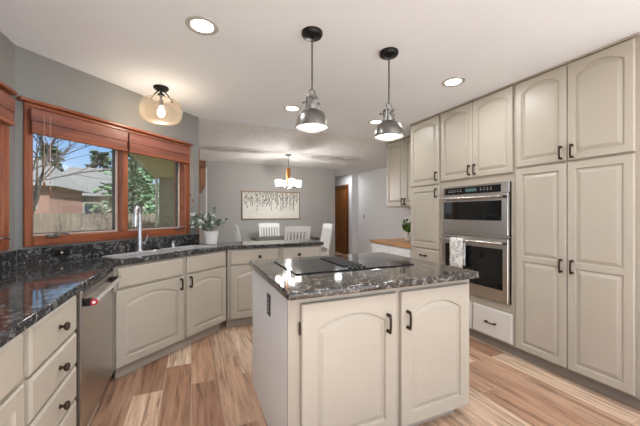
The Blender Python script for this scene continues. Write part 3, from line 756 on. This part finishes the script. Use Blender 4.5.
m = MB(); m.lathe([(.073, .128), (.04, .134), (.005, .136)], n=20); m.build('soil', M['soil'], pl)
st = MB(); lf = MB()
for k in range(26):
    a = random.uniform(0, 2 * math.pi); sp = random.uniform(.05, .25); hh = random.uniform(.06, .24) * (1.15 - sp * 1.8)
    toward = (math.sin(a) - math.cos(a)) * .7071
    if toward > .3: sp = min(sp, .115 / toward)          # stems stay clear of the wall
    p0 = Vector((.03 * math.cos(a), .03 * math.sin(a), .13)); p2 = Vector((sp * math.cos(a), sp * math.sin(a), .15 + hh)); p1 = (p0 + p2) / 2 + Vector((0, 0, .05))
    pts = [p0 * (1 - t) ** 2 + p1 * 2 * t * (1 - t) + p2 * t * t for t in [i / 6 for i in range(7)]]
    st.tube(pts, .0018, 5)
    for i in range(2, 7):
        for q in range(2):
            lf.k = 1 if random.random() < .25 else 0
            leaf(lf, pts[i] + rv() * .006, rv() + Vector((0, 0, .3)), random.uniform(.038, .055), random.uniform(.030, .044), rv())
st.build('stem', M['stem'], pl); lf.build('foliage', [M['leaf_grey'], M['leaf_pale']], pl)
# a few leaves reaching left past the wall end belong to the same plant
pt = thing('small_potted_plant', 'small bright green plant on the butcher block desk top', 'plant', (3.06, 3.70, .85))
m = MB(); m.lathe([(.045, .0008), (.048, .003), (.058, .09), (.06, .095), (.054, .095), (.05, .08), (.01, .078)], n=22); m.build('pot', M['ceramic'], pt, True)
m = MB(); m.lathe([(.049, .08), (.02, .086), (.004, .087)], n=16); m.build('soil', M['soil'], pt)
lf = MB(); st = MB()
for k in range(22):
    d = rv(); d.z = abs(d.z) + .1; d.normalize(); p0 = Vector((0, 0, .085)); p1 = p0 + Vector((d.x * .10, d.y * .10, .05 + d.z * .19)); st.tube([p0, (p0 + p1) / 2 + Vector((0, 0, .02)), p1], .0015, 4)
    for q in range(7): leaf(lf, p0 + (p1 - p0) * random.uniform(.4, 1) + rv() * .03, rv(), .05, .04, rv())
st.build('stem', M['stem'], pt); lf.build('foliage', M['leaf_green'], pt)

# ------------------------------------------------------------------ lamps
def pendant(label, x, y):
    root = thing('pendant_light', label, 'pendant lamp', (x, y, CZ), 0, 'metal dome pendants over the island')
    m = MB(); m.lathe([(.066, -.0008), (.066, -.016), (.060, -.026), (.02, -.032), (.008, -.040)], n=28); m.build('canopy', M['black_metal'], root, True)
    m = MB(); m.tube([(0, 0, -.04), (0, 0, -.36)], .005, 8); m.build('cord', M['cord'], root)
    m = MB(); m.tube([(-.022, 0, -.408)] + [(.022 * math.cos(t), 0, -.385 + .028 * math.sin(t)) for t in [math.pi * (1 - i / 8) for i in range(9)]] + [(.022, 0, -.405)], .0045, 8); m.build('loop', M['nickel'], root, True)
    m = MB(); m.lathe([(.012, -.392), (.026, -.396), (.026, -.404), (.038, -.406), (.038, -.414), (.031, -.416), (.031, -.466), (.042, -.470), (.042, -.4885)], n=22)
    for a in (20, 140, 260):
        ca, sa = math.cos(R(a)), math.sin(R(a)); m.tube([(.03 * ca, .03 * sa, -.43), (.056 * ca, .056 * sa, -.43)], .0055, 8); m.ball((.058 * ca, .058 * sa, -.43), .009, .009, .009)
        m.box(.034 * ca - .005, .034 * ca + .005, .034 * sa - .005, .034 * sa + .005, -.455, -.408)
    m.build('socket_housing', M['nickel'], root, True)
    out = [(.040, -.489), (.058, -.494), (.076, -.508), (.090, -.532), (.098, -.560), (.101, -.588), (.106, -.593), (.106, -.600)]
    m = MB(); m.lathe(out, n=36, cap0=True, cap1=False); m.lathe([(r - .003, z) for r, z in out if r > .05], n=36, cap0=False, cap1=False); sh = m.build('shade', M['nickel'], root, True)
    m = MB(); m.lathe([(r - .0045, z - .0005) for r, z in out[1:-1]], n=36, cap0=True, cap1=False); m.build('reflector', M['inner_white'], sh, True)
    m = MB(); m.lathe([(.015, -.498), (.018, -.506), (.034, -.530), (.043, -.555), (.036, -.582), (.012, -.592)], n=20); m.build('bulb', M['bulb_white'], root, True)
    lamp('pendant_glow', 'AREA', PENDANT_W, root, (0, 0, -.604), size=.17)
    return root
pendant('dome pendant lamp nearer the window, over the left half of the island', .694, 1.745)
pendant('dome pendant lamp nearer the pantry, over the right half of the island', 1.274, 1.745)

def downlight(label, x, y):
    root = thing('recessed_light', label, 'recessed light', (x, y, CZ), 0, 'recessed ceiling lights')
    m = MB(); m.lathe([(.094, -.0006), (.094, -.006), (.084, -.010), (.066, -.006), (.062, -.0006)], n=32, cap0=False, cap1=False); m.build('trim_ring', M['trim_grey'], root, True)
    m = MB(); m.lathe([(.0655, -.0006), (.0655, -.0045), (.002, -.0045)], n=32); m.build('diffuser', M['bulb_white'], root)
    lamp('downlight_and_fill', 'AREA', DOWNLIGHT_W, root, (0, 0, -.012), size=.14)
    return root
downlight('round recessed ceiling light nearest the sink, upper left of the photo', .06, 1.94)
downlight('round recessed ceiling light beside the oven tower cabinets', 2.07, 1.92)
downlight('round recessed ceiling light seen just left of the left pendant', 1.0, 3.09)
downlight('round recessed ceiling light seen just behind the right pendant', 2.10, 3.14)
for (x, y) in ((.06, .3), (1.1, .3), (2.05, .3), (.06, -1.0), (1.5, -1.0)):
    lamp('downlight_and_fill', 'AREA', DOWNLIGHT_W, None, (x, y, CZ - .012), size=.14)  # ceiling lamps added out of view as fill light

sf = thing('flush_ceiling_light', 'amber glass bowl ceiling light with black mount above the sink', 'ceiling lamp', (-.25, 3.04, CZ))
m = MB(); m.lathe([(.062, -.0008), (.064, -.012), (.058, -.022), (.012, -.026), (.012, -.06), (.03, -.064), (.03, -.072)], n=26); m.build('canopy', M['black_metal'], sf, True)
m = MB()
for a in (30, 150, 270):
    ca, sa = math.cos(R(a)), math.sin(R(a)); m.tube([(.02 * ca, .02 * sa, -.025), (.055 * ca, .055 * sa, -.05), (.09 * ca, .09 * sa, -.085), (.098 * ca, .098 * sa, -.102)], .006, 8); m.ball((.098 * ca, .098 * sa, -.104), .01, .01, .01)
m.build('arm', M['black_metal'], sf, True)
gp = [(.080, -.108), (.12, -.114), (.150, -.132), (.168, -.165), (.175, -.205), (.170, -.255), (.155, -.290), (.125, -.310), (.06, -.320), (.004, -.322)]
m = MB(); m.lathe(gp, n=40, cap0=False, cap1=True); m.build('glass_shade', M['amber'], sf, True)
m = MB(); m.tube([(0, 0, -.06), (0, 0, -.13)], .012, 10); m.lathe([(.02, -.12), (.02, -.165), (.015, -.17)], n=16); m.build('socket', M['bronze'], sf, True)
m = MB(); m.lathe([(.013, -.170), (.016, -.19), (.03, -.22), (.031, -.24), (.02, -.262), (.003, -.268)], n=18); m.build('bulb', M['bulb'], sf, True)
lamp('bulb_glow', 'POINT', BULB_W, sf, (0, 0, -.30), (1, .97, .93), .04)

ch = thing('chandelier', 'four-shade chandelier with a wooden column over the dining table', 'chandelier', (1.74, 5.62, CZ + .012))
m = MB(); m.lathe([(.06, -.0008), (.06, -.02), (.02, -.035), (.006, -.04)], n=24); m.build('canopy', M['nickel'], ch, True)
m = MB(); m.tube([(0, 0, -.03), (0, 0, -.27)], .006, 8); m.build('rod', M['nickel'], ch)
m = MB(); m.box(-.035, .035, -.035, .035, -.57, -.27, .008); m.build('column', M['oak'], ch)
m = MB()
for (ax, ay) in ((1, 0), (-1, 0), (0, 1), (0, -1)):
    m.box(*((0, .215 * ax) if ax else (-.012, .012)), *((0, .215 * ay) if ay else (-.012, .012)), -.655, -.633)
m.box(-.04, .04, -.04, .04, -.67, -.571, .006); ar = m.build('arm_frame', M['nickel'], ch)
for (ax, ay) in ((1, 0), (-1, 0), (0, 1), (0, -1)):
    x, y = .2 * ax, .2 * ay; m = MB()
    def sq(h, z): return [(x - h, y - h, z), (x + h, y - h, z), (x + h, y + h, z), (x - h, y + h, z)]
    m.loops([sq(.034, -.632), sq(.046, -.60), sq(.054, -.500)], True, True)
    m.build('shade', M['shade_glass'], ch)
lamp('chandelier_glow', 'POINT', CHANDELIER_W, ch, (0, 0, -.74), (1, .97, .94), .025)
for ax in (-.12, .12): lamp('chandelier_glow', 'POINT', 5.0, ch, (ax, .05, -.44), (1, .97, .94), .02)  # added fill points, soften the arm shadows on the ceiling
for ax, ay in ((1, 0), (-1, 0), (0, 1), (0, -1)): lamp('chandelier_glow', 'POINT', 2.5, ch, (.2 * ax, .2 * ay, -.55), (1, .97, .94), .03)
lamp('hall_fill_glow', 'AREA', 6, None, (3.85, 7.7, CZ - .01), size=.25)  # added unseen light to brighten the hall door

# ------------------------------------------------------------------ dining set
tb = thing('dining_table', 'dark stained dining table below the chandelier', 'table', (1.74, 5.87, 0))
m = MB(); m.prism([(-.62, -.36), (-.56, -.42), (.56, -.42), (.62, -.36), (.62, .36), (.56, .42), (-.56, .42), (-.62, .36)], .735, .775); m.build('tabletop', M['table'], tb)
m = MB(); m.box(-.54, .54, -.36, -.34, .655, .7345); m.box(-.54, .54, .34, .36, .655, .7345); m.box(-.54, -.52, -.34, .34, .655, .7345); m.box(.52, .54, -.34, .34, .655, .7345); m.build('apron', M['table'], tb)
for sx_ in (-1, 1):
    for sy_ in (-1, 1):
        m = MB(); x, y = sx_ * .49, sy_ * .31
        m.loops([[(x - q, y - q, z), (x + q, y - q, z), (x + q, y + q, z), (x - q, y + q, z)] for q, z in ((.022, .001), (.028, .5), (.029, .7345))], True, True); m.build('leg', M['table'], tb)
def make_chair(label, loc, rz):
    c = thing('dining_chair', label, 'chair', loc, rz, 'white slat-back dining chairs')
    m = MB(); m.box(-.22, .22, -.20, .21, .435, .465, .01); m.build('seat', M['chair'], c)
    lean = .10
    for s in (-1, 1):
        m = MB(); x = s * .205
        def rc(y, z, q=.02): return [(x - q, y - q, z), (x + q, y - q, z), (x + q, y + q, z), (x - q, y + q, z)]
        m.loops([rc(-.25, .001), rc(-.225, .43), rc(-.23, .50), rc(-.23 - lean, 1.02)], True, True); m.build('leg', M['chair'], c)
        m = MB(); y = .18
        m.loops([[(x - q, y - q, z), (x + q, y - q, z), (x + q, y + q, z), (x - q, y + q, z)] for q, z in ((.017, .001), (.021, .4345))], True, True); m.build('leg', M['chair'], c)
    m = MB(); n = 8; ls = []
    for k in range(n + 1):
        x = -.232 + .464 * k / n; crown = .012 * (1 - (x / .232) ** 2); yo = -.016 * (1 - (x / .232) ** 2)
        y1, y0 = -.23 - lean + yo, -.23 - lean * .84 + yo
        ls.append([(x, y0 - .016, .945), (x, y0 + .016, .945), (x, y1 + .016, 1.035 + crown), (x, y1 - .016, 1.035 + crown)])
    m.loops(ls, True, True); m.build('top_rail', M['chair'], c)
    m = MB(); m.box(-.185, .185, -.262, -.236, .54, .585, .004); m.build('lower_rail', M['chair'], c)
    for k in range(6):
        x = -.15 + .06 * k; m = MB(); q = .016
        m.loops([[(x - q, y - .006, z), (x + q, y - .006, z), (x + q, y + .006, z), (x - q, y + .006, z)] for y, z in ((-.25, .5855), (-.328, .9449))], True, True); m.build('slat', M['chair'], c)
    m = MB(); m.box(-.185, .185, .172, .188, .37, .434); m.box(-.185, .185, -.235, -.22, .37, .434); m.box(-.212, -.198, -.2, .16, .37, .434); m.box(.198, .212, -.2, .16, .37, .434); m.build('seat_apron', M['chair'], c)
    return c
ch0 = make_chair('white slat-back chair on the near side of the table, back to the kitchen', (1.675, 5.20, 0), 0)
dup(ch0, None, (1.60, 6.31, 0), R(180), 'white slat-back chair on the far side of the table, below the painting')
dup(ch0, None, (2.36, 5.83, 0), R(90), 'white slat-back chair at the right end of the table, near the hall door')
dup(ch0, None, (1.10, 5.83, 0), R(-90), 'white slat-back chair seen edge on at the left end of the table')

# painting on the far wall
pa = thing('painting', 'wide framed painting of hanging leaves on the dining wall', 'painting', (1.763, Y_FAR, 1.45))
hw, hh = .705, .33
m = MB()
m.box(-hw, hw, -.035, -.001, hh - .02, hh, .003); m.box(-hw, hw, -.035, -.001, -hh, -hh + .02, .003); m.box(-hw, -hw + .02, -.035, -.001, -hh + .0205, hh - .0205, .003); m.box(hw - .02, hw, -.035, -.001, -hh + .0205, hh - .0205, .003)
m.build('frame', wood('painting_frame_wood', (110, 84, 58), (140, 110, 80), (160, 130, 98), 6, 0, .5), pa)
m = MB(); m.box(-hw + .0205, hw - .0205, -.024, -.002, -hh + .0205, hh - .0205); m.k = 0
rnd = random.Random(3)
for k in range(46):
    x = -hw + .05 + (2 * hw - .1) * (k + rnd.random()) / 46; ln = rnd.uniform(.14, .46)
    z = hh - .03
    while z > hh - ln:
        m.k = rnd.choice((1, 1, 2, 2, 3, 4)) if z > hh - ln * .55 else rnd.choice((1, 2, 2, 4))
        s = rnd.uniform(.010, .017); xx = x + rnd.uniform(-.018, .018); a = rnd.uniform(-.8, .8)
        ca, sa = math.cos(a), math.sin(a); pts = [(0, s * 1.5), (s * .6, 0), (0, -s * 1.5), (-s * .6, 0)]
        m.add([(xx + u * ca - v * sa, -.0245, min(hh - .022, z + u * sa + v * ca)) for u, v in pts], [(0, 1, 2, 3)])
        z -= rnd.uniform(.014, .028)
m.build('canvas', [plain('canvas_white', (226, 224, 216), .8, var=.03), plain('leaf_paint_grey', (120, 124, 122), .8), plain('leaf_paint_black', (52, 54, 56), .8), plain('leaf_paint_gold', (186, 168, 108), .7), plain('leaf_paint_green', (150, 154, 130), .8)], pa)

sw = thing('light_switch', 'small light switch on the pale dining wall', 'light switch', (4.449, 7.25, 1.17))
m = MB(); m.box(-.006, -.0005, -.037, .037, -.058, .058, .003); m.build('cover_plate', M['toe'], sw)
m = MB(); m.box(-.009, -.0062, -.014, .014, -.03, .03, .002); m.build('rocker', M['white'], sw)

# ------------------------------------------------------------------ outdoors
m = MB(); m.box(-70, 60, 4.6 - 14, 90, -.75, -.6); g = m.build('lawn', M['lawn']); struct(g, 'dry lawn outside the windows')
m = MB(); m.box(-6, 8, -12, -1.52, -.599, -.05); struct(m.build('bounce_slab', M['concrete']), 'added pale slab behind the kitchen that bounces sun onto the ceiling')  # added unseen reflector, throws sunlight up to the kitchen ceiling
# the house wing: patio roof cut back past the side door to let sky light in, end wall, fascia gutter and downspout
pr = thing('patio_roof', 'tan patio roof overhang seen through the right pane, plus an added sun-blocking slab', 'roof', (0, 0, 0))
m = MB(); m.box(-1.05, -.06, 6.7, 11.6, 2.46, 2.58); m.box(-.059, 3.0, 9.5, 11.6, 2.46, 2.58); m.build('soffit_and_sun_block', M['soffit_and_sun_block'], pr)  # second slab is unseen, added to keep sun off the end wall
m = MB(); m.box(-1.13, -1.051, 6.7, 11.62, 2.44, 2.62, .01); m.build('gutter', M['fascia'], pr)
m = MB(); m.box(-1.10, -1.02, 11.22, 11.30, -.599, 2.435, .01); m.build('downspout', M['fascia'], pr)
m = MB(); m.box(-1.0, 3.0, 11.4, 11.55, -.599, 2.455); struct(m.build('wall_patio', M['siding']), 'tan siding wall at the end of the patio')

fe = thing('fence', 'weathered wooden board fence beyond the yard', 'fence', (0, 13.0, -.6))
rnd = random.Random(5); m = MB()
xx = -16.0
while xx < -1.2:
    wd = .135; hgt = 1.86 + rnd.uniform(-.015, .015)
    m.add([(xx, 0, 0), (xx + wd, 0, 0), (xx + wd, .02, 0), (xx, .02, 0), (xx, 0, hgt - .03), (xx + wd, 0, hgt - .03), (xx + wd, .02, hgt - .03), (xx, .02, hgt - .03), (xx + .03, 0, hgt), (xx + wd - .03, 0, hgt), (xx + wd - .03, .02, hgt), (xx + .03, .02, hgt)],
          [(0, 1, 5, 4), (1, 2, 6, 5), (2, 3, 7, 6), (3, 0, 4, 7), (4, 5, 9, 8), (5, 6, 10, 9), (6, 7, 11, 10), (7, 4, 8, 11), (8, 9, 10, 11)]); xx += .15
m.build('board_panel', M['fence'], fe)
m = MB(); m.box(-16, -1.2, .021, .06, .35, .44); m.box(-16, -1.2, .021, .06, 1.45, 1.54); m.build('rail', M['fence'], fe)

def house(label, x0, x1, y0, y1, zw, zr, wallm, wins):
    h = thing('neighbour_house', label, 'house', ((x0 + x1) / 2, (y0 + y1) / 2, -.6))
    W, D = (x1 - x0) / 2, (y1 - y0) / 2
    m = MB(); m.box(-W, W, -D, D, 0, zw); m.build('wall', wallm, h)
    m = MB(); o = .5
    m.add([(-W - o, -D - o, zw - .05), (W + o, -D - o, zw - .05), (W + o, D + o, zw - .05), (-W - o, D + o, zw - .05), (-W * .75, 0, zr), (W * .75, 0, zr)], [(0, 1, 5, 4), (2, 3, 4, 5), (1, 2, 5), (3, 0, 4), (3, 2, 1, 0)])
    m.build('roof', M['roof'], h)
    for (a, b, c, d) in wins:
        m = MB(); m.box(a - .08, b + .08, -D - .06, -D - .001, c - .08, d + .08); f = m.build('window_frame', M['house_wall_pale'], h)
        m = MB(); m.box(a, b, -D - .075, -D - .061, c, d); m.build('pane', M['house_pane'], f)
    return h
house('rosy house with a long grey roof beyond the fence, left pane', -18.5, -8.2, 24, 30.2, 3.6, 5.6, M['house_wall'], [(-2.5, -1.4, 2.2, 3.2), (-.4, .7, 2.2, 3.2), (1.9, 3.0, 2.2, 3.2), (3.6, 4.5, 2.2, 3.2)])
house('pale house with a low grey roof beyond the fence, beside the centre mullion', -11.5, -3.4, 31.8, 38.5, 3.4, 6.2, M['house_wall_pale'], [(-1.0, .2, 1.7, 2.7), (1.0, 2.2, 1.7, 2.7)])

def evergreen(label, x, y, h, r, mat, seed, dens=420, z0=.5, ls=.34):
    rn = random.Random(seed)
    t = thing('evergreen_tree', label, 'tree', (x, y, -.6))
    m = MB(); m.tube([(0, 0, 0), (0, 0, h * .5), (0, 0, h * .95)], .02 * h, 7, .004 * h); m.build('trunk', M['bark'], t)
    m = MB()
    for k in range(dens):
        q = rn.random() ** .8; z = z0 + (h - z0) * q; rr = r * (1 - q) ** .75 * rn.uniform(.25, 1.08) * (.72 + .28 * math.sin(q * 40)); a = rn.uniform(0, 6.283)
        c = Vector((rr * math.cos(a), rr * math.sin(a), z)); d = Vector((math.cos(a), math.sin(a), rn.uniform(-.7, .5)))
        n = Vector((rn.uniform(-1, 1), rn.uniform(-1, 1), rn.uniform(.2, 1)))
        leaf(m, c, d, ls * rn.uniform(.6, 1.2), ls * rn.uniform(.35, .6), n)
    m.build('foliage', mat, t); return t
evergreen('dark evergreen behind the houses, left one in the left pane', -20.8, 42, 9.4, 2.8, M['needle'], 1, 520, .5, 1.0)
evergreen('dark evergreen behind the houses, right one in the left pane', -15.0, 44, 9.6, 2.4, M['needle'], 2, 520, .5, 1.0)
evergreen('dark evergreen at the right edge of the left pane', -10.2, 44, 9.2, 2.2, M['needle'], 6, 520, .5, 1.0)
evergreen('tall light green evergreen filling the right pane', -2.7, 17.5, 5.6, 2.5, M['needle_light'], 3, 1500, .3, .34)
evergreen('dark evergreen top behind the light green tree in the right pane', -3.5, 26.0, 7.4, 1.8, M['needle'], 4, 700, .5, .6)

def bare(label, x, y, seed, h, mat, levels=5, name='bare_tree', lean=(0, 0), rf=.03):
    rn = random.Random(seed); t = thing(name, label, 'tree', (x, y, -.6)); m0 = MB(); m1 = MB()
    def grow(p, d, ln, r, lv):
        pts = [p]; q = p.copy(); dd = d.copy()
        for k in range(4):
            dd = (dd + Vector((rn.uniform(-1, 1), rn.uniform(-1, 1), rn.uniform(-.6, .8))) * .16).normalized(); q = q + dd * ln / 4; pts.append(q.copy())
        (m0 if lv == levels else m1).tube(pts, r, 5, r * .62)
        if lv <= 0: return
        for k in range(3 if lv > 1 else 2):
            nd = (dd + Vector((rn.uniform(-1, 1), rn.uniform(-1, 1), rn.uniform(-.5, .7))) * .8).normalized()
            grow(pts[rn.choice((2, 3, 4))], nd, ln * rn.uniform(.62, .85), r * .64, lv - 1)
    grow(Vector((0, 0, 0)), Vector((lean[0], lean[1], 1)).normalized(), h, h * rf, levels)
    m0.build('trunk', mat, t); m1.build('branches', mat, t); return t
bare('bare dark tree with spreading branches at the left of the window', -2.35, 6.6, 4, 1.75, M['bark'], 6)
for i, (x, y, s, lab) in enumerate(((-4.4, 11.3, 11, 'bare pale shrub before the fence, left of three'), (-2.55, 8.8, 12, 'bare pale shrub before the fence, middle of three'), (-2.1, 10.5, 13, 'bare pale shrub before the fence, right of three'))):
    bare(lab, x, y, s, 0.8, M['twig'], 6, 'bare_shrub', rf=.035)
